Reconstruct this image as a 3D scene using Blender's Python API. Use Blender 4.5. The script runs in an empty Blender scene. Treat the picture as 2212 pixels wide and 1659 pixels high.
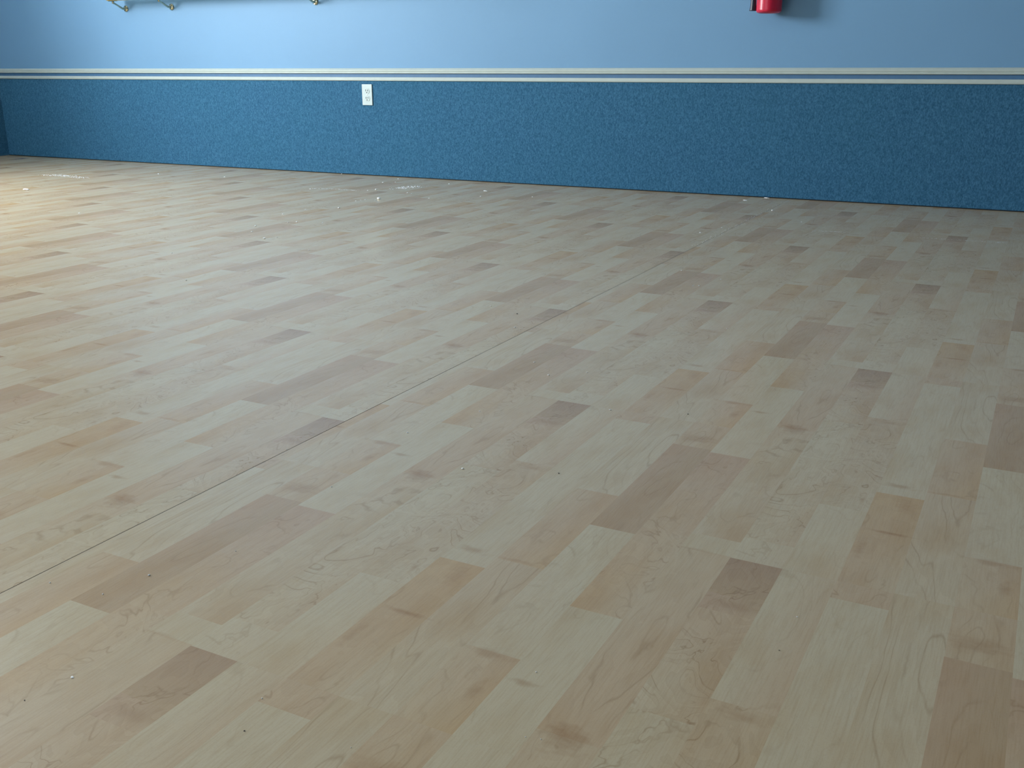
import bpy, bmesh, math, random
from mathutils import Vector, Matrix

S = bpy.context.scene
COL = S.collection
random.seed(7)

# ------------------------------------------------------------------ camera
H = 0.60                                   # lens height above the floor
cam_d = bpy.data.cameras.new('camera'); cam = bpy.data.objects.new('camera', cam_d); COL.objects.link(cam)
CF = Vector((-0.44353537, 0.84333772, -0.30341039))
CR = Vector((0.88553864, 0.46455423, -0.00326819))
CU = Vector((-0.13819439, 0.27013118, 0.95285437))
M = Matrix((CR, CU, -CF)).transposed().to_4x4(); M.translation = (0, 0, H)
cam.matrix_world = M
cam_d.sensor_width = 36.0; cam_d.lens = 36.0 * 2175.18 / 2212.0
cam_d.clip_start = 0.02; cam_d.clip_end = 100
S.camera = cam

# ------------------------------------------------------------------ exposure, sky, daylight, added front fill
S.view_settings.view_transform = 'Standard'; S.view_settings.look = 'None'
S.view_settings.gamma = 1.0; S.view_settings.use_curve_mapping = False
S.view_settings.exposure = 0.0
W = bpy.data.worlds.new('world'); S.world = W; W.use_nodes = True
wn = W.node_tree.nodes['Background']; wn.inputs[0].default_value = (0.50, 0.72, 1.0, 1); wn.inputs[1].default_value = 1.2

XL, XR, YB, YF, ZC = -6.455, 5.5, 4.74, -4.2, 2.75      # left, right, back, front planes, ceiling
WIN = (0.85, 2.55, 1.15, 2.58)                           # window_1 in the left wall: y0 y1 z0 z1
WIN_FILL = (-5.2, -1.6, 0.30, 2.35)                           # fill_window added in the front wall to brighten near floor: x0 x1 z0 z1

def area(name, loc, rot, sx, sy, power, color):
    d = bpy.data.lights.new(name, 'AREA'); d.shape = 'RECTANGLE'; d.size = sx; d.size_y = sy
    d.energy = power; d.color = color
    o = bpy.data.objects.new(name, d); o.location = loc; o.rotation_euler = rot; COL.objects.link(o); return o
area('daylight_left', (XL - 0.17, (WIN[0]+WIN[1])/2, (WIN[2]+WIN[3])/2), (0, math.radians(-90), 0), WIN[3]-WIN[2], WIN[1]-WIN[0], 555, (0.93, 0.97, 1.0))
area('fill_front', ((WIN_FILL[0]+WIN_FILL[1])/2, YF - 0.22, (WIN_FILL[2]+WIN_FILL[3])/2), (math.radians(90), 0, 0), WIN_FILL[1]-WIN_FILL[0], WIN_FILL[3]-WIN_FILL[2], 45, (0.95, 0.98, 1.0))  # added fill from behind the camera, through the made-up front window

# ------------------------------------------------------------------ helpers
def tag(o, label=None, cat=None, group=None, kind=None):
    if label: o['label'] = label
    if cat: o['category'] = cat
    if group: o['group'] = group
    if kind: o['kind'] = kind
    return o
def obj(name, bm, mat, parent=None, smooth=False, loc=None):
    me = bpy.data.meshes.new(name); bmesh.ops.recalc_face_normals(bm, faces=bm.faces)
    bm.to_mesh(me); bm.free()
    if smooth:
        for p in me.polygons: p.use_smooth = True
    me.materials.append(mat)
    o = bpy.data.objects.new(name, me); COL.objects.link(o)
    if parent: o.parent = parent
    if loc: o.location = loc
    return o
def empty(name, loc):
    o = bpy.data.objects.new(name, None); o.location = loc; o.empty_display_size = 0.05; COL.objects.link(o); return o
def box(bm, x0, x1, y0, y1, z0, z1, bev=0.0, seg=2):
    r = bmesh.ops.create_cube(bm, size=1)
    vs = r['verts']
    for v in vs:
        v.co = Vector(((x0+x1)/2 + v.co.x*(x1-x0), (y0+y1)/2 + v.co.y*(y1-y0), (z0+z1)/2 + v.co.z*(z1-z0)))
    if bev > 0:
        es = list({e for v in vs for e in v.link_edges})
        bmesh.ops.bevel(bm, geom=es, offset=bev, segments=seg, affect='EDGES', profile=0.5)
def lathe(bm, prof, n=40, axis='z', origin=(0, 0, 0)):
    O = Vector(origin); rings = []
    for r, t in prof:
        ring = []
        for i in range(n):
            a = 2*math.pi*i/n
            if axis == 'z': c = Vector((r*math.cos(a), r*math.sin(a), t))
            elif axis == 'y': c = Vector((r*math.cos(a), t, r*math.sin(a)))
            else: c = Vector((t, r*math.cos(a), r*math.sin(a)))
            ring.append(bm.verts.new(O + c))
        rings.append(ring)
    for a, b in zip(rings, rings[1:]):
        for i in range(n):
            bm.faces.new((a[i], a[(i+1) % n], b[(i+1) % n], b[i]))
    bm.faces.new(rings[0]); bm.faces.new(rings[-1][::-1])
def tube(bm, pts, rad, n=14):
    pts = [Vector(p) for p in pts]; rings = []
    rads = rad if isinstance(rad, (list, tuple)) else [rad]*len(pts)
    ref = Vector((0.13, 0.21, 0.97))
    for i, p in enumerate(pts):
        d = (pts[min(i+1, len(pts)-1)] - pts[max(i-1, 0)]).normalized()
        a = d.cross(ref).normalized() if abs(d.dot(ref)) < 0.98 else d.cross(Vector((1, 0, 0))).normalized()
        b = d.cross(a)
        rings.append([bm.verts.new(p + rads[i]*(math.cos(2*math.pi*k/n)*a + math.sin(2*math.pi*k/n)*b)) for k in range(n)])
    for a, b in zip(rings, rings[1:]):
        for k in range(n): bm.faces.new((a[k], a[(k+1) % n], b[(k+1) % n], b[k]))
    bm.faces.new(rings[0]); bm.faces.new(rings[-1][::-1])
def extrude_profile(bm, prof, x0, x1):
    """prof: closed list of (depth from wall plane, z), extruded along x."""
    a = [bm.verts.new((x0, YB - d, z)) for d, z in prof]; b = [bm.verts.new((x1, YB - d, z)) for d, z in prof]
    n = len(prof)
    for i in range(n): bm.faces.new((a[i], a[(i+1) % n], b[(i+1) % n], b[i]))
    bm.faces.new(a); bm.faces.new(b[::-1])

# ------------------------------------------------------------------ node helpers / materials
class NT:
    def __init__(s, name):
        s.m = bpy.data.materials.new(name); s.m.use_nodes = True; s.t = s.m.node_tree
        s.b = s.t.nodes['Principled BSDF']
    def n(s, typ, **kw):
        x = s.t.nodes.new(typ)
        for k, v in kw.items(): setattr(x, k, v)
        return x
    def l(s, a, b): s.t.links.new(a, b)
    def v(s, sock, val):
        if hasattr(val, 'is_output') or isinstance(val, bpy.types.NodeSocket): s.l(val, sock)
        else: sock.default_value = val
    def math(s, op, a, b=None, c=None, clamp=False):
        x = s.n('ShaderNodeMath', operation=op, use_clamp=clamp)
        s.v(x.inputs[0], a)
        if b is not None: s.v(x.inputs[1], b)
        if c is not None: s.v(x.inputs[2], c)
        return x.outputs[0]
    def mapping(s, vec, scale=(1, 1, 1), loc=(0, 0, 0)):
        x = s.n('ShaderNodeMapping'); s.l(vec, x.inputs[0]); x.inputs[3].default_value = scale; x.inputs[1].default_value = loc
        return x.outputs[0]
    def noise(s, vec, scale, detail=2.0, rough=0.5, dist=0.0, col=False):
        x = s.n('ShaderNodeTexNoise'); s.l(vec, x.inputs['Vector']); x.inputs['Scale'].default_value = scale
        x.inputs['Detail'].default_value = detail; x.inputs['Roughness'].default_value = rough; x.inputs['Distortion'].default_value = dist
        return x.outputs['Color' if col else 'Fac']
    def ramp(s, fac, stops):
        x = s.n('ShaderNodeValToRGB'); s.l(fac, x.inputs[0]); e = x.color_ramp.elements
        while len(e) < len(stops): e.new(0.5)
        for i, (p, c) in enumerate(stops): e[i].position = p; e[i].color = (*c, 1) if len(c) == 3 else c
        return x.outputs[0]
    def mix(s, fac, a, b, mode='MIX'):
        x = s.n('ShaderNodeMix', data_type='RGBA', blend_type=mode); s.v(x.inputs[0], fac)
        for k, val in ((6, a), (7, b)):
            if isinstance(val, tuple): x.inputs[k].default_value = (*val, 1) if len(val) == 3 else val
            else: s.l(val, x.inputs[k])
        return x.outputs[2]
    def bump(s, h, strength, dist=0.001):
        x = s.n('ShaderNodeBump'); x.inputs['Strength'].default_value = strength; x.inputs['Distance'].default_value = dist
        s.l(h, x.inputs['Height']); s.l(x.outputs[0], s.b.inputs['Normal'])
def simple(name, col, rough=0.5, metal=0.0, var=0.06, scale=30, spec=0.5, bump=0.0):
    t = NT(name); tc = t.n('ShaderNodeTexCoord').outputs['Object']
    nz = t.noise(tc, scale, 3)
    c2 = tuple(max(0, c*(1-var)) for c in col); c3 = tuple(min(1, c*(1+var)) for c in col)
    t.l(t.ramp(nz, [(0.3, c2), (0.7, c3)]), t.b.inputs['Base Color'])
    t.b.inputs['Roughness'].default_value = rough; t.b.inputs['Metallic'].default_value = metal
    t.b.inputs['Specular IOR Level'].default_value = spec
    if bump: t.bump(nz, bump, 0.001)
    return t.m

WALLC = (0.152, 0.312, 0.492)
def wall_mat():
    t = NT('blue_wall_paint'); tc = t.n('ShaderNodeTexCoord').outputs['Object']
    big = t.noise(tc, 1.4, 3); fine = t.noise(tc, 160, 3)
    c = t.ramp(big, [(0.3, tuple(x*0.97 for x in WALLC)), (0.7, tuple(x*1.03 for x in WALLC))])
    # a few scuffs high on the wall
    sc = t.noise(t.mapping(tc, (1.0, 1, 3.0)), 9, 4, 0.7)
    sm = t.math('MULTIPLY', t.math('SUBTRACT', sc, 0.66, clamp=True), 1.2, clamp=True)
    c = t.mix(sm, c, tuple(x*0.8 for x in WALLC))
    t.l(c, t.b.inputs['Base Color']); t.b.inputs['Roughness'].default_value = 0.55
    t.b.inputs['Specular IOR Level'].default_value = 0.35
    t.bump(fine, 0.12, 0.001)
    return t.m
def carpet_mat():
    t = NT('blue_carpet_wall_covering'); tc = t.n('ShaderNodeTexCoord').outputs['Object']
    m = t.mapping(tc, (1.0, 1.0, 0.55))
    n1 = t.noise(m, 230, 3, 0.65); n2 = t.noise(m, 90, 2); n3 = t.noise(tc, 3, 2)
    f = t.math('ADD', t.math('MULTIPLY', n1, 0.75), t.math('MULTIPLY', n2, 0.25))
    c = t.ramp(f, [(0.36, (0.020, 0.076, 0.145)), (0.5, (0.036, 0.120, 0.218)), (0.64, (0.066, 0.178, 0.298))])
    c = t.mix(t.math('MULTIPLY', n3, 0.25), c, (0.024, 0.125, 0.185))
    t.l(c, t.b.inputs['Base Color']); t.b.inputs['Roughness'].default_value = 0.95
    t.b.inputs['Specular IOR Level'].default_value = 0.1
    t.b.inputs['Sheen Weight'].default_value = 0.25; t.b.inputs['Sheen Roughness'].default_value = 0.5
    t.b.inputs['Sheen Tint'].default_value = (0.15, 0.6, 1, 1)
    t.bump(n1, 0.5, 0.003)
    return t.m

KNOTS = [  # strip, v, half width u, half length v, strength
    (6.45, 0.045, 0.35, 0.022, 0.55), (2.4, 0.335, 0.38, 0.010, 0.45), (2.55, 0.165, 0.48, 0.006, 0.50),
    (5.35, 0.105, 0.22, 0.007, 0.45), (4.5, 0.135, 0.40, 0.009, 0.35), (2.15, 0.10, 0.10, 0.030, 0.30),
    (4.75, 0.07, 0.12, 0.02, 0.35), (1.8, 0.26, 0.07, 0.012, 0.4), (2.7, 0.26, 0.2, 0.03, 0.25),
    (6.35, 0.47, 0.40, 0.004, 0.22), (1.55, 0.62, 0.45, 0.009, 0.30), (0.5, 0.82, 0.50, 0.010, 0.22),
    (4.5, 0.86, 0.50, 0.018, 0.35), (3.4, 0.335, 0.45, 0.004, 0.3)]
SW = 0.0659; PER = 0.936
def floor_mat():
    t = NT('maple_look_sheet_vinyl')
    uv = t.n('ShaderNodeUVMap', uv_map='cell').outputs[0]
    col = t.n('ShaderNodeAttribute', attribute_name='Tone').outputs['Color']
    fig = t.n('ShaderNodeAttribute', attribute_name='Figure')
    fs = t.n('ShaderNodeSeparateColor'); t.l(fig.outputs['Color'], fs.inputs[0])
    line_s, curl, seed = fs.outputs[0], fs.outputs[1], fs.outputs[2]
    cm = t.n('ShaderNodeCombineXYZ'); t.l(t.math('MULTIPLY', seed, 37.0), cm.inputs[2])
    va = t.n('ShaderNodeVectorMath', operation='ADD'); t.l(uv, va.inputs[0]); t.l(cm.outputs[0], va.inputs[1])
    P = va.outputs[0]
    broad = t.noise(t.mapping(P, (14, 5, 1)), 1.0, 3, 0.55)
    c = t.mix(t.math('MULTIPLY', t.math('SUBTRACT', broad, 0.47, clamp=True), 2.3, clamp=True), col, t.mix(1.0, col, (0.88, 0.76, 0.60), 'MULTIPLY'))
    grey = t.noise(t.mapping(P, (9, 4, 1), (4, 9, 2)), 1.0, 2)
    c = t.mix(t.math('MULTIPLY', t.math('SUBTRACT', grey, 0.52, clamp=True), 1.6, clamp=True), c, t.mix(1.0, c, (1.05, 1.09, 1.08), 'MULTIPLY'))
    # fine pores and straight grain
    g1 = t.noise(t.mapping(P, (520, 22, 1)), 1.0, 3, 0.6)
    c = t.mix(t.math('MULTIPLY', t.math('SUBTRACT', 0.56, g1, clamp=True), 1.3, clamp=True), c, t.mix(1.0, c, (0.80, 0.72, 0.62), 'MULTIPLY'))
    g2 = t.noise(t.mapping(P, (700, 420, 1)), 1.0, 2)
    c = t.mix(t.math('MULTIPLY', t.math('SUBTRACT', 0.5, g2, clamp=True), 0.7, clamp=True), c, t.mix(1.0, c, (0.75, 0.68, 0.6), 'MULTIPLY'))
    # cathedral grain = contour lines of a stretched field, curly figure = contours of a wilder one
    na = t.noise(t.mapping(P, (11, 2.1, 1)), 1.0, 2.5, 0.45)
    nb = t.noise(t.mapping(P, (15, 11, 1)), 1.0, 3.0, 0.5, 0.7)
    nn = t.math('ADD', t.math('MULTIPLY', na, t.math('SUBTRACT', 1.0, curl)), t.math('MULTIPLY', nb, curl))
    fr = t.math('FRACT', t.math('MULTIPLY', nn, t.math('MULTIPLY_ADD', curl, -4.0, 13.0)))
    d = t.math('ABSOLUTE', t.math('SUBTRACT', fr, 0.5))
    ln = t.math('MULTIPLY', t.math('SUBTRACT', 0.09, d, clamp=True), 11.0, clamp=True)
    saw = t.math('MULTIPLY', fr, 0.20)
    brk = t.ramp(t.noise(t.mapping(P, (30, 12, 1), (3, 1, 0)), 1.0, 2), [(0.38, (0, 0, 0)), (0.62, (1, 1, 1))])
    ln = t.math('MULTIPLY', t.math('ADD', t.math('MULTIPLY', ln, brk), saw), line_s, clamp=True)
    c = t.mix(ln, c, t.mix(1.0, c, (0.56, 0.46, 0.34), 'MULTIPLY'))
    # knots / mineral streaks, repeated with the print
    tot = None
    for (su, sv, hu, hv, st) in KNOTS:
        vm = t.n('ShaderNodeVectorMath', operation='SUBTRACT'); t.l(uv, vm.inputs[0]); vm.inputs[1].default_value = (su*SW, sv, 0)
        wob = t.mapping(vm.outputs[0], (1/(hu*SW), 1/hv, 0))
        wv = t.n('ShaderNodeVectorMath', operation='ADD'); t.l(wob, wv.inputs[0])
        wz = t.n('ShaderNodeVectorMath', operation='MULTIPLY_ADD'); t.l(t.noise(t.mapping(uv, (60, 90, 1)), 1.0, 2, col=True), wz.inputs[0]); wz.inputs[1].default_value = (1.6, 1.6, 0); wz.inputs[2].default_value = (-0.8, -0.8, 0)
        t.l(wz.outputs[0], wv.inputs[1])
        le = t.n('ShaderNodeVectorMath', operation='LENGTH'); t.l(wv.outputs[0], le.inputs[0])
        k = t.math('MULTIPLY', t.math('SUBTRACT', 1.15, le.outputs['Value'], clamp=True), st)
        tot = k if tot is None else t.math('MAXIMUM', tot, k)
    c = t.mix(tot, c, t.mix(1.0, c, (0.60, 0.42, 0.26), 'MULTIPLY'))
    t.l(c, t.b.inputs['Base Color'])
    gp = t.n('ShaderNodeNewGeometry').outputs['Position']
    rn = t.noise(gp, 1.7, 3)
    r = t.n('ShaderNodeMapRange'); t.l(rn, r.inputs[0]); r.inputs[3].default_value = 0.20; r.inputs[4].default_value = 0.30
    t.l(r.outputs[0], t.b.inputs['Roughness']); t.b.inputs['Specular IOR Level'].default_value = 0.5
    t.bump(g1, 0.05, 0.0005)
    return t.m

M_wall = wall_mat(); M_carpet = carpet_mat(); M_floor = floor_mat()
M_trim = simple('cream_painted_moulding', (0.43, 0.50, 0.47), 0.4, var=0.03)
M_band = simple('dark_blue_painted_band', (0.055, 0.150, 0.285), 0.5, var=0.06, scale=50)
M_gap = simple('black_shadow_gap', (0.02, 0.022, 0.025), 0.8)  # near-black stands in for shade in the gap below the carpet
M_ceil = simple('white_ceiling_tile', (0.62, 0.64, 0.64), 0.9, scale=90)
M_frame = simple('white_window_frame', (0.75, 0.76, 0.76), 0.4)
M_plate = simple('white_outlet_plastic', (0.50, 0.60, 0.60), 0.4, var=0.02)
M_slot = simple('dark_slot', (0.05, 0.055, 0.06), 0.7)
M_screw = simple('screw_metal', (0.7, 0.7, 0.68), 0.35, 0.9)
M_barre = simple('varnished_oak', (0.62, 0.44, 0.16), 0.35, var=0.2, scale=18)
M_brass = simple('polished_brass', (0.46, 0.45, 0.33), 0.16, 1.0, var=0.1)
M_red = simple('red_enamel', (0.55, 0.012, 0.045), 0.28, var=0.05)
M_black = simple('black_rubber', (0.008, 0.012, 0.03), 0.35)
M_chrome = simple('steel', (0.6, 0.6, 0.62), 0.3, 1.0)
M_label = simple('label_paper', (0.75, 0.74, 0.68), 0.5)
M_gauge = simple('gauge_face', (0.8, 0.8, 0.75), 0.4)
M_crumb = simple('white_plaster', (0.88, 0.90, 0.90), 0.9, var=0.04)
M_dirt = simple('dark_grit', (0.10, 0.09, 0.08), 0.9)
t = NT('window_glass'); t.t.nodes.remove(t.b)
tr = t.n('ShaderNodeBsdfTransparent'); gl = t.n('ShaderNodeBsdfGlossy'); gl.inputs['Roughness'].default_value = 0.02
lw = t.n('ShaderNodeLayerWeight'); lw.inputs['Blend'].default_value = 0.5
fr_ = t.math('MULTIPLY_ADD', t.math('POWER', lw.outputs['Facing'], 5.0), 0.9, 0.04, clamp=True); mx = t.n('ShaderNodeMixShader'); t.l(fr_, mx.inputs[0]); t.l(tr.outputs[0], mx.inputs[1]); t.l(gl.outputs[0], mx.inputs[2])
t.l(mx.outputs[0], t.t.nodes['Material Output'].inputs[0]); M_glass = t.m

# ------------------------------------------------------------------ floor: printed sheet vinyl, two sheets and a seam
P0 = (0.566, 0.490, 0.348)      # pale strips
PL = (0.562, 0.474, 0.332)
MD = (0.552, 0.445, 0.302)
TN = (0.544, 0.422, 0.280)
OR = (0.545, 0.400, 0.228)
RD = (0.515, 0.383, 0.258)
DK = (0.474, 0.352, 0.218)
DA = (0.415, 0.294, 0.188)
P0, PL, MD, TN, OR, RD, DK, DA = [(r*0.875, g*0.875, b*0.85) for r, g, b in (P0, PL, MD, TN, OR, RD, DK, DA)]
# per strip: (v_start, v_end, left colour at start, right at start, left at end, right at end, line strength, curl, seed)
CELL = {
 0: [(0.0, 0.065, P0, PL, P0, PL, .25, .3, .11), (0.065, 0.585, PL, MD, P0, PL, .55, .75, .93), (0.585, 0.80, PL, MD, TN, TN, .7, .9, .35), (0.80, 0.84, RD, TN, RD, DK, .8, .6, .35), (0.84, PER, DK, DK, DA, DA, .6, .35, .35)],
 1: [(0.0, 0.22, P0, MD, P0, PL, .15, .1, .42), (0.22, 0.635, PL, PL, MD, MD, .62, .85, .21), (0.635, PER, P0, TN, P0, MD, .20, .1, .42)],
 2: [(0.0, 0.30, TN, MD, OR, OR, .40, .25, .72), (0.30, 0.892, P0, PL, P0, P0, .16, .15, .55), (0.892, PER, TN, TN, TN, TN, .40, .35, .72)],
 3: [(0.0, 0.33, PL, PL, MD, MD, .42, .05, .18), (0.33, 0.58, TN, OR, MD, TN, .30, .2, .66), (0.58, PER, P0, PL, PL, PL, .42, .05, .18)],
 4: [(0.0, 0.14, MD, OR, MD, TN, .35, .3, .87), (0.14, 0.475, PL, P0, P0, P0, .22, .3, .31), (0.475, 0.82, DK, DK, RD, DK, .25, .1, .49), (0.82, PER, MD, MD, TN, TN, .3, .2, .87)],
 5: [(0.0, 0.265, P0, P0, P0, P0, .16, .2, .27), (0.265, 0.50, OR, MD, TN, MD, .45, .7, .61), (0.50, 0.81, MD, TN, RD, RD, .35, .4, .61), (0.81, PER, P0, PL, P0, P0, .12, .2, .27)],
 6: [(0.0, 0.045, MD, MD, MD, MD, .4, .3, .83), (0.045, 0.47, TN, TN, PL, MD, .38, .08, .05), (0.47, 0.515, P0, P0, P0, P0, .1, .1, .05), (0.515, PER, PL, MD, MD, PL, .42, .25, .83)],
}
SEAM = -1.038
def build_floor():
    verts, faces, cols, figs, uvs = [], [], [], [], []
    def lerp(a, b, t): return tuple(x+(y-x)*t for x, y in zip(a, b))
    def quad(x0, x1, y0, y1, c4, f, u4, z=0.0):
        i = len(verts); verts.extend([(x0, y0, z), (x1, y0, z), (x1, y1, z), (x0, y1, z)]); faces.append((i, i+1, i+2, i+3))
        cols.extend(c4); figs.extend([f]*4); uvs.extend(u4)
    for (x_org, y_org, xa, xb) in ((-0.2915, 1.150, SEAM+0.0006, XR), (-1.087, 1.342, XL, SEAM-0.0006)):
        s0 = math.floor((xa - x_org)/SW); s1 = math.floor((xb - x_org)/SW)
        for s in range(s0, s1+1):
            r = s % 7; k = s // 7
            xs0 = x_org + s*SW; a, b = max(xs0, xa), min(xs0+SW, xb)
            if b - a < 1e-6: continue
            ua, ub = (a-xs0)/SW, (b-xs0)/SW
            base = y_org - 0.468*k
            n0 = math.floor((YF - base)/PER); n1 = math.floor((YB - base)/PER)
            for n in range(n0, n1+1):
                for (v0, v1, cl0, cr0, cl1, cr1, ls, cu, sd) in CELL[r]:
                    ya, yb = max(base+n*PER+v0, YF), min(base+n*PER+v1, YB)
                    if yb - ya < 1e-6: continue
                    ta, tb = (ya-(base+n*PER)-v0)/(v1-v0), (yb-(base+n*PER)-v0)/(v1-v0)
                    def cc(u, tt): return lerp(lerp(cl0, cr0, u), lerp(cl1, cr1, u), tt)
                    va, vb = v0+ta*(v1-v0), v0+tb*(v1-v0)
                    quad(a, b, ya, yb, [cc(ua, ta), cc(ub, ta), cc(ub, tb), cc(ua, tb)], (ls, cu, sd),
                         [((r+ua)*SW, va), ((r+ub)*SW, va), ((r+ub)*SW, vb), ((r+ua)*SW, vb)])
    # the seam, a hair lower than the sheets: dark where open, filled with pale dust farther away
    cuts = [YF, 1.7, 2.05, 2.6, YB]
    tone = [(.07, .065, .06), (.07, .065, .06), (.30, .26, .2), (.62, .58, .48), (.78, .76, .68)]
    for i in range(4):
        c0, c1 = tone[i], tone[i+1]
        quad(SEAM-0.012, SEAM+0.012, cuts[i], cuts[i+1], [c0, c0, c1, c1], (0, 0, 0), [(0, 0)]*4, -0.0006)
    me = bpy.data.meshes.new('floor'); me.from_pydata(verts, [], faces)
    ca = me.color_attributes.new('Tone', 'FLOAT_COLOR', 'CORNER'); fa = me.color_attributes.new('Figure', 'FLOAT_COLOR', 'CORNER')
    ul = me.uv_layers.new(name='cell')
    ca.data.foreach_set('color', [x for c in cols for x in (*c, 1.0)])
    fa.data.foreach_set('color', [x for c in figs for x in (*c, 1.0)])
    ul.data.foreach_set('uv', [x for c in uvs for x in c])
    me.materials.append(M_floor); me.update()
    o = bpy.data.objects.new('floor', me); COL.objects.link(o); tag(o, kind='structure'); return o
build_floor()

# ------------------------------------------------------------------ room shell
TH = 0.15
bm = bmesh.new(); box(bm, XL-TH, XR+TH, YB, YB+TH, -0.1, ZC); wall_back = tag(obj('wall_back', bm, M_wall), kind='structure')
bm = bmesh.new(); box(bm, XR, XR+TH, YF-TH, YB, -0.1, ZC); tag(obj('wall_right', bm, M_wall), kind='structure')
bm = bmesh.new(); y0, y1, z0, z1 = WIN
for q in ((YF-TH, y0, -0.1, ZC), (y1, YB, -0.1, ZC), (y0, y1, -0.1, z0), (y0, y1, z1, ZC)): box(bm, XL-TH, XL, *q)
wall_left = tag(obj('wall_left', bm, M_wall), kind='structure')
bm = bmesh.new(); x0, x1, z0, z1 = WIN_FILL
for q in ((XL, x0, -0.1, ZC), (x1, XR, -0.1, ZC), (x0, x1, -0.1, z0), (x0, x1, z1, ZC)): box(bm, q[0], q[1], YF-TH, YF, q[2], q[3])
tag(obj('wall_front', bm, M_wall), kind='structure')
bm = bmesh.new(); box(bm, XL-TH, XR+TH, YF-TH, YB+TH, ZC, ZC+0.1); tag(obj('ceiling', bm, M_ceil), kind='structure')
# windows
def window(name, horizontal_x, a0, a1, z0, z1):
    fr = 0.05; bm = bmesh.new(); bg = bmesh.new()
    def bx(b, u0, u1, w0, w1, t0, t1):
        if horizontal_x: box(b, u0, u1, YF-TH+t0, YF-TH+t1, w0, w1)
        else: box(b, XL-TH+t0, XL-TH+t1, u0, u1, w0, w1)
    m = (a0+a1)/2
    for q in ((a0, a0+fr, z0, z1), (a1-fr, a1, z0, z1), (a0+fr, a1-fr, z0, z0+fr), (a0+fr, a1-fr, z1-fr, z1), (m-fr/2, m+fr/2, z0+fr, z1-fr)): bx(bm, *q, 0.02, 0.10)
    f = tag(obj(name, bm, M_frame), kind='structure')
    for (u, v) in ((a0+fr, m-fr/2), (m+fr/2, a1-fr)):
        bg = bmesh.new(); bx(bg, u, v, z0+fr, z1-fr, 0.055, 0.061); obj('glass_pane', bg, M_glass, f)
window('window_1', False, *WIN); window('fill_window', True, *WIN_FILL)  # the front one is an added, unseen opening for fill light

# ------------------------------------------------------------------ wainscot carpet and two-bead chair rail
CT = 0.008
bm = bmesh.new(); box(bm, XL+CT, XR, YB-CT, YB-0.0002, 0.005, 0.5135)
obj('carpet_panel', bm, M_carpet, wall_back)['label'] = 'blue looped carpet panel covering the lower wall'
bm = bmesh.new(); box(bm, XL+0.001, XR, YB-0.0035, YB-0.0003, 0.0004, 0.006); obj('shadow_strip', bm, M_gap, wall_back)  # dark strip painting the shadow gap under the carpet edge
for (ya, yb) in ((2.2, YB-CT), ):
    bm = bmesh.new(); box(bm, XL+0.0002, XL+CT, ya, yb, 0.005, 0.5135)
    obj('carpet_panel', bm, M_carpet, wall_left)['label'] = 'blue looped carpet panel in the left corner'
up = [(0, .5495), (.013, .5495), (.016, .5515), (.016, .5555), (.0125, .5585), (.0145, .563), (.0145, .568), (.010, .573), (.0055, .5765), (0, .5775)]
lo = [(0, .5115), (.012, .5115), (.0145, .5145), (.0145, .521), (.011, .5275), (.009, .5305), (0, .5315)]
def rail_profile(bm, prof):
    extrude_profile(bm, prof, XL, XR)
    a = [bm.verts.new((XL + d, 2.2, z)) for d, z in prof]; b = [bm.verts.new((XL + d, YB, z)) for d, z in prof]
    n = len(prof)
    for i in range(n): bm.faces.new((a[i], b[i], b[(i+1) % n], a[(i+1) % n]))
    bm.faces.new(a); bm.faces.new(b[::-1])
bm = bmesh.new(); rail_profile(bm, up); t1 = tag(obj('trim_1', bm, M_trim), kind='structure')
bm = bmesh.new(); rail_profile(bm, lo); tag(obj('trim_2', bm, M_trim), kind='structure')
bm = bmesh.new(); rail_profile(bm, [(0, .5305), (.007, .5305), (.007, .5505), (0, .5505)])
obj('stripe_band', bm, M_band, t1)['label'] = 'dark blue band between the two cream beads'

# ------------------------------------------------------------------ electrical outlet
ox, oz = -3.380, 0.4380; yo = YB - CT
out = tag(empty('electrical_outlet', (ox, yo, oz)), 'white duplex electrical outlet on the blue carpeted lower wall', 'outlet')
bm = bmesh.new(); box(bm, -.0335, .0335, -.0055, 0, -.0555, .0555, 0.0022, 3); obj('cover_plate', bm, M_plate, out)
for s in (1, -1):
    bm = bmesh.new(); c = s*0.0197
    pts = []
    for i in range(24):
        a = 2*math.pi*i/24; pts.append((0.0172*math.cos(a), max(-0.0135, min(0.0135, 0.0172*math.sin(a)))))
    f0 = [bm.verts.new((x, -.0052, c+z)) for x, z in pts]; f1 = [bm.verts.new((x*0.97, -.0070, c+z*0.97)) for x, z in pts]
    for i in range(24): bm.faces.new((f0[i], f0[(i+1) % 24], f1[(i+1) % 24], f1[i]))
    bm.faces.new(f1); bm.faces.new(f0[::-1])
    rc = obj('receptacle', bm, M_plate, out)
    for dx, hh in ((-.0063, .0100), (.0063, .0085)):
        bm = bmesh.new(); box(bm, dx-.0017, dx+.0017, -.0075, -.0066, c+.0035-hh/2, c+.0035+hh/2); obj('blade_slot', bm, M_slot, rc)
    bm = bmesh.new(); lathe(bm, [(.0030, -.0075), (.0030, -.0066)], 16, 'y', (0, 0, c-.0075)); obj('ground_hole', bm, M_slot, rc)
bm = bmesh.new(); lathe(bm, [(.0016, -.0068), (.0030, -.0062), (.0030, -.0052)], 16, 'y'); obj('screw', bm, M_screw, out)

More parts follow.
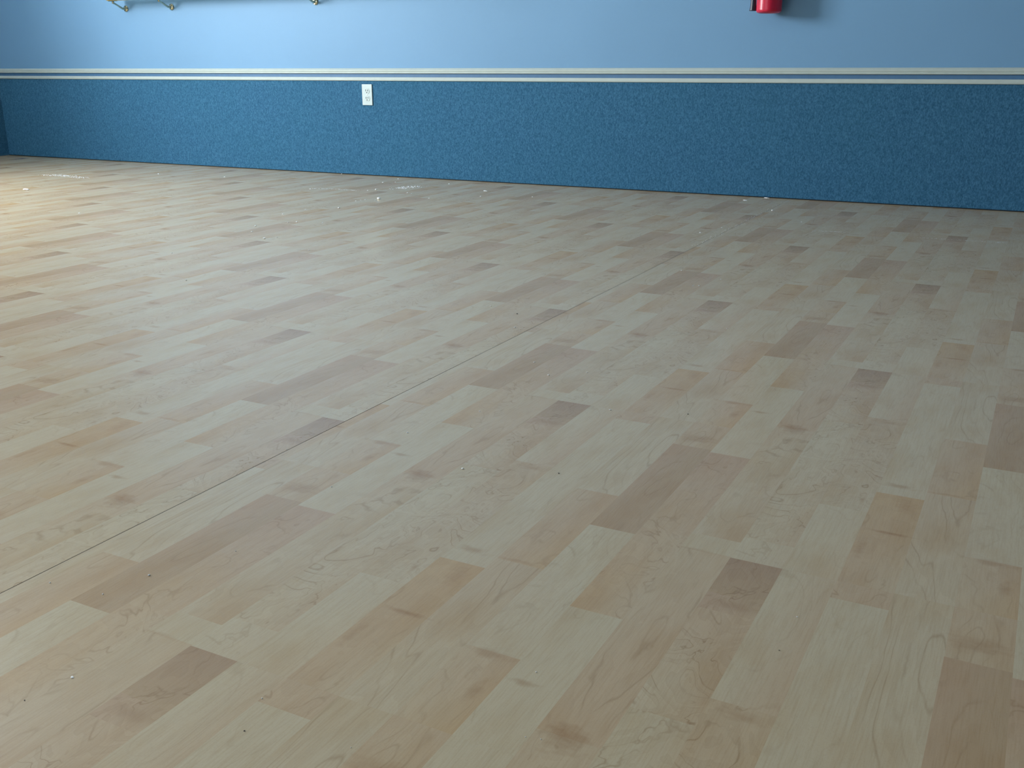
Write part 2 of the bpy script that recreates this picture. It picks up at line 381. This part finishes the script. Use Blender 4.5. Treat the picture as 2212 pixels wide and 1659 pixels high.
# ------------------------------------------------------------------ ballet barre with brass brackets
BZ, BO, BR = 0.990, 0.097, 0.0215
bar = tag(empty('ballet_barre', (-5.21, YB, BZ)), 'wooden ballet barre on brass brackets along the upper blue wall', 'barre')
bm = bmesh.new(); L = 2.9
lathe(bm, [(.012, 0), (BR-.003, .002), (BR, .007), (BR, L-.007), (BR-.003, L-.002), (.012, L)], 32, 'x', (0, -BO, 0)); obj('handrail', bm, M_barre, bar, smooth=False)
for bx_ in (-5.163, -4.783, -3.707, -2.545):
    dx = bx_ + 5.21
    bm = bmesh.new(); pz = -0.062
    lathe(bm, [(.0185, 0), (.0185, -.004), (.015, -.0075), (.009, -.010)], 28, 'y', (dx, 0, pz))
    lathe(bm, [(.0075, -.006), (.0085, -.012), (.006, -.017)], 20, 'y', (dx, 0, pz+.002))
    br = obj('bracket', bm, M_brass, bar, smooth=False)
    bm = bmesh.new()
    pts = [(dx, -.010, pz-.003), (dx, -.028, pz-.001), (dx, -.048, pz+.008), (dx, -.068, pz+.018), (dx, -.086, pz+.026), (dx, -BO, -.033), (dx, -BO, -.024)]
    # smooth the path
    sm = []
    for i in range(len(pts)-1):
        for q in range(4):
            tt = q/4; sm.append(tuple(a+(b-a)*tt for a, b in zip(pts[i], pts[i+1])))
    sm.append(pts[-1])
    tube(bm, sm, [0.0072 - 0.002*math.sin(math.pi*i/(len(sm)-1)) for i in range(len(sm))], 16); obj('arm', bm, M_brass, br, smooth=True)
    bm = bmesh.new(); box(bm, dx-.028, dx+.028, -BO-.010, -BO+.010, -.0245, -.0205, .001, 2); obj('saddle', bm, M_brass, br)
    bm = bmesh.new()
    lathe(bm, [(.0035, -.0035), (.0045, -.0015), (.0045, .001)], 12, 'y', (dx, -.0075, pz-.0125)); obj('screw', bm, M_brass, br)

# ------------------------------------------------------------------ fire extinguisher
EX, EY, EZ = -1.183, YB-0.068, 0.806
ext = tag(empty('fire_extinguisher', (EX, EY, EZ)), 'red fire extinguisher with black hose hanging high on the right of the blue wall', 'fire extinguisher')
R0 = 0.0545
bm = bmesh.new(); lathe(bm, [(.040, .004), (.0435, .0), (R0-.006, .0012), (R0-.0012, .006), (R0, .012), (R0, .27), (R0-.003, .29), (R0-.012, .312), (.026, .332), (.017, .338), (.017, .345)], 56, 'z'); obj('cylinder', bm, M_red, ext, smooth=False)
bm = bmesh.new()
n = 24
for i in range(n):
    a0 = math.radians(-150 + 120*i/n); a1 = math.radians(-150 + 120*(i+1)/n); r = R0+.0006
    v = [bm.verts.new((r*math.cos(a0), r*math.sin(a0), .10)), bm.verts.new((r*math.cos(a1), r*math.sin(a1), .10)), bm.verts.new((r*math.cos(a1), r*math.sin(a1), .23)), bm.verts.new((r*math.cos(a0), r*math.sin(a0), .23))]
    bm.faces.new(v)
bmesh.ops.remove_doubles(bm, verts=bm.verts, dist=1e-5); obj('paper_label', bm, M_label, ext)
bm = bmesh.new(); lathe(bm, [(.015, .343), (.017, .346), (.017, .368), (.011, .374), (.011, .392)], 24, 'z'); obj('valve', bm, M_chrome, ext)
bm = bmesh.new(); box(bm, -.008, .008, -.095, .012, .392, .398, .002); obj('lever', bm, M_black, ext)
bm = bmesh.new(); box(bm, -.008, .008, -.085, .012, .368, .374, .002); obj('carry_handle', bm, M_black, ext)
bm = bmesh.new(); lathe(bm, [(.013, -.016), (.013, -.026)], 24, 'y', (0, 0, .358)); obj('pressure_gauge', bm, M_gauge, ext)
bm = bmesh.new(); hx = -R0-.015
pts = [(-.010, 0, .360), (-.045, .0, .366), (hx-.006, .0, .345), (hx-.004, .0, .30), (hx+.001, .0, .22), (hx, .0, .13), (hx, .0, .10)]
sm = []
for i in range(len(pts)-1):
    for q in range(5):
        tt = q/5; sm.append(tuple(a+(b-a)*tt for a, b in zip(pts[i], pts[i+1])))
sm.append(pts[-1]); tube(bm, sm, .0085, 16); hose = obj('hose', bm, M_black, ext, smooth=True)
bm = bmesh.new(); lathe(bm, [(.0095, .11), (.0105, .10), (.0125, .035), (.0155, .0125), (.0165, .0105), (.013, .010)], 28, 'z', (hx-.0005, 0, 0)); obj('nozzle', bm, M_black, hose)
bm = bmesh.new(); box(bm, -.016, .016, R0+.004, .0675, .05, .36, .001); box(bm, -.024, .024, R0-.004, R0+.007, .245, .262, .001); obj('wall_bracket', bm, M_chrome, ext)

# ------------------------------------------------------------------ crumbs and dust on the floor
FL = 2175.18
def floor_at(px, py):
    d = CF*FL + CR*(px-1106) - CU*(py-829.5); k = -H/d.z
    return Vector((d.x*k, d.y*k, 0)), k*FL
def crumb_mesh(name, seed, mat):
    random.seed(seed); bm = bmesh.new(); bmesh.ops.create_icosphere(bm, subdivisions=2, radius=0.5)
    for v in bm.verts:
        k = 0.72 + 0.45*random.random(); v.co = Vector((v.co.x*k, v.co.y*k, v.co.z*k*0.55))
    lo_ = min(v.co.z for v in bm.verts)
    for v in bm.verts: v.co.z = max(v.co.z - lo_, 0.03) - 0.03
    me = bpy.data.meshes.new(name); bm.to_mesh(me); bm.free(); me.materials.append(mat); return me
crumbs = [crumb_mesh('plaster_crumb', 10+i, M_crumb) for i in range(4)]
grits = [crumb_mesh('dark_grit', 30+i, M_dirt) for i in range(2)]
NEAR = [(1185,811,5),(1268,805,3.5),(1318,886,5),(1036,889,3),(880,935,4),(999,1013,5.5),(716,1052,3.5),(1112,708,4),(1060,662,3.5),(1154,783,3.5),
        (322,1243,6),(108,1259,4),(222,1284,4),(509,1191,3),(619,971,3.5),(566,1509,4),(402,606,3.5),(1158,1452,3.5),(1168,1597,3),(1135,1592,3),(1722,1333,3.5),(758,1615,3),(1472,585,3.5),(1497,618,3),(1510,618,3.5),(1557,604,2.5),(1570,710,2.5)]
FAR = [(670,409,4),(641,480,4.5),(552,489,5),(544,501,4),(611,463,3.5),(571,516,6),(371,547,4),(171,461,4),(667,541,3),(660,453,3),(622,481,3),(485,383,4),
       (342,376,3),(732,450,5),(697,482,3),(598,513,3),(769,435,4),(780,433,3),(789,432,3),(811,433,3),(812,410,4.5),(794,412,3),(827,395,4),(860,387,3.5),
       (854,394,3),(889,419,3),(880,417,3.5),(1038,425,3.5),(927,429,3),(970,398,3.5),(738,376,3),(926,429,3),(1150,426,3.5),(1668,455,4),(1731,480,2.5),(1559,492,3),(1512,503,3.5)]
def put(lst, meshes, name, label, cat, group, stretch=1.0):
    for i, (px, py, w) in enumerate(lst):
        p, dist = floor_at(px, py); s = w*dist/FL*0.95
        o = bpy.data.objects.new(name, meshes[i % len(meshes)]); COL.objects.link(o)
        o.location = p; o.scale = (s*stretch, s, s*(0.5 if stretch > 1.5 else 0.9)); o.rotation_euler = (0, 0, math.radians(-28) if stretch > 1.5 else random.random()*6.28)
        tag(o, label, cat, group)
sides = {}
for c in NEAR:                      # which side of the visible floor seam, and how near the lens
    k = ('beyond' if c[1] < 1281 - 0.4985*c[0] else 'nearer than', 'front' if c[1] > 1150 else 'middle'); sides.setdefault(k, []).append(c)
for (k, band), lst in sides.items():
    put(lst, crumbs, 'plaster_crumb', 'tiny lone white plaster crumb %s the floor seam in the %s of the floor' % (k, band), 'crumb', 'crumbs %s the seam, %s of the floor' % (k, band))
put([c for c in FAR if c[0] < 705], crumbs, 'plaster_crumb', 'tiny white crumb on the far left floor, left of the outlet', 'crumb', 'crumbs left of the outlet')
put([c for c in FAR if 705 <= c[0] < 935], crumbs, 'plaster_crumb', 'tiny white crumb scattered around the dust patch below the outlet', 'crumb', 'crumbs below the outlet')
put([c for c in FAR if c[0] >= 935], crumbs, 'plaster_crumb', 'tiny white crumb by the carpeted wall, well right of the outlet', 'crumb', 'crumbs right of the outlet')
for (px, py, w, st, lab) in ((156,1463,6,2.0,'small oblong white chip on the floor at the lower left corner of the photo'),
                             (56,410,11,2.0,'flat white chip on the far left floor near the dark corner'),
                             (818,430,9,1.0,'largest white crumb on the floor below the outlet'),
                             (1048,413,6,2.2,'thin white sliver on the floor close to the middle of the carpeted wall'),
                             (1609,433,5,2.4,'long white sliver on the floor left of where the seam meets the wall'),
                             (1656,428,6,2.6,'long white sliver touching the carpeted wall beside the floor seam')):
    put([(px, py, w)], crumbs, 'plaster_chip', lab, 'chip', None, st)
put([(1207,1023,4),(1117,678,3.5),(1486,895,3.5),(1683,1405,3),(528,1579,4),(53,1513,3.5)], grits, 'dark_grit', 'tiny dark grain of grit on the wood-look floor', 'grit', 'dark grit on the floor')
# loose dust: fine flecks nobody could count
def dust(name, label, path, width, count, size, seed):
    random.seed(seed); bm = bmesh.new()
    for _ in range(count):
        t_ = random.random()*(len(path)-1); i = int(t_); f = t_-i
        px = path[i][0]+(path[i+1][0]-path[i][0])*f; py = path[i][1]+(path[i+1][1]-path[i][1])*f
        p, d = floor_at(px, py); p = p + Vector((random.gauss(0, width), random.gauss(0, width), 0))
        r = size*(0.4+random.random()); a = random.random()*3
        ring = [bm.verts.new((p.x+r*math.cos(a+q*math.pi/2)*(0.6+random.random()*.6), p.y+r*math.sin(a+q*math.pi/2)*(0.6+random.random()*.6), 0.0002)) for q in range(4)]
        top = bm.verts.new((p.x, p.y, 0.0002+r*0.5)); 
        for q in range(4): bm.faces.new((ring[q], ring[(q+1) % 4], top))
        bm.faces.new(ring[::-1])
    tag(obj(name, bm, M_crumb), label, 'dust', kind='stuff')
dust('plaster_dust', 'patch of white plaster flecks on the floor right of the outlet', [(855,407),(880,405),(901,402)], .022, 170, .0022, 1)
dust('dust_streak', 'thin line of pale dust along the far floor seam', [(1500,532),(1600,483),(1700,433)], .006, 220, .0009, 2)
dust('dust_streak', 'faint white scrape line on the far right floor', [(1975,513),(2080,519),(2170,525)], .004, 150, .0007, 3)
dust('dust_streak', 'short faint white scrape on the floor right of the seam', [(1760,499),(1795,500),(1825,502)], .004, 70, .0008, 4)
dust('dust_streak', 'pale dusty smear on the floor near the dark left corner', [(95,378),(140,379),(182,385)], .018, 300, .0018, 5)
dust('dust_streak', 'thin pale dust line on the floor below the outlet', [(672,407),(720,408),(770,412)], .006, 90, .0014, 6)
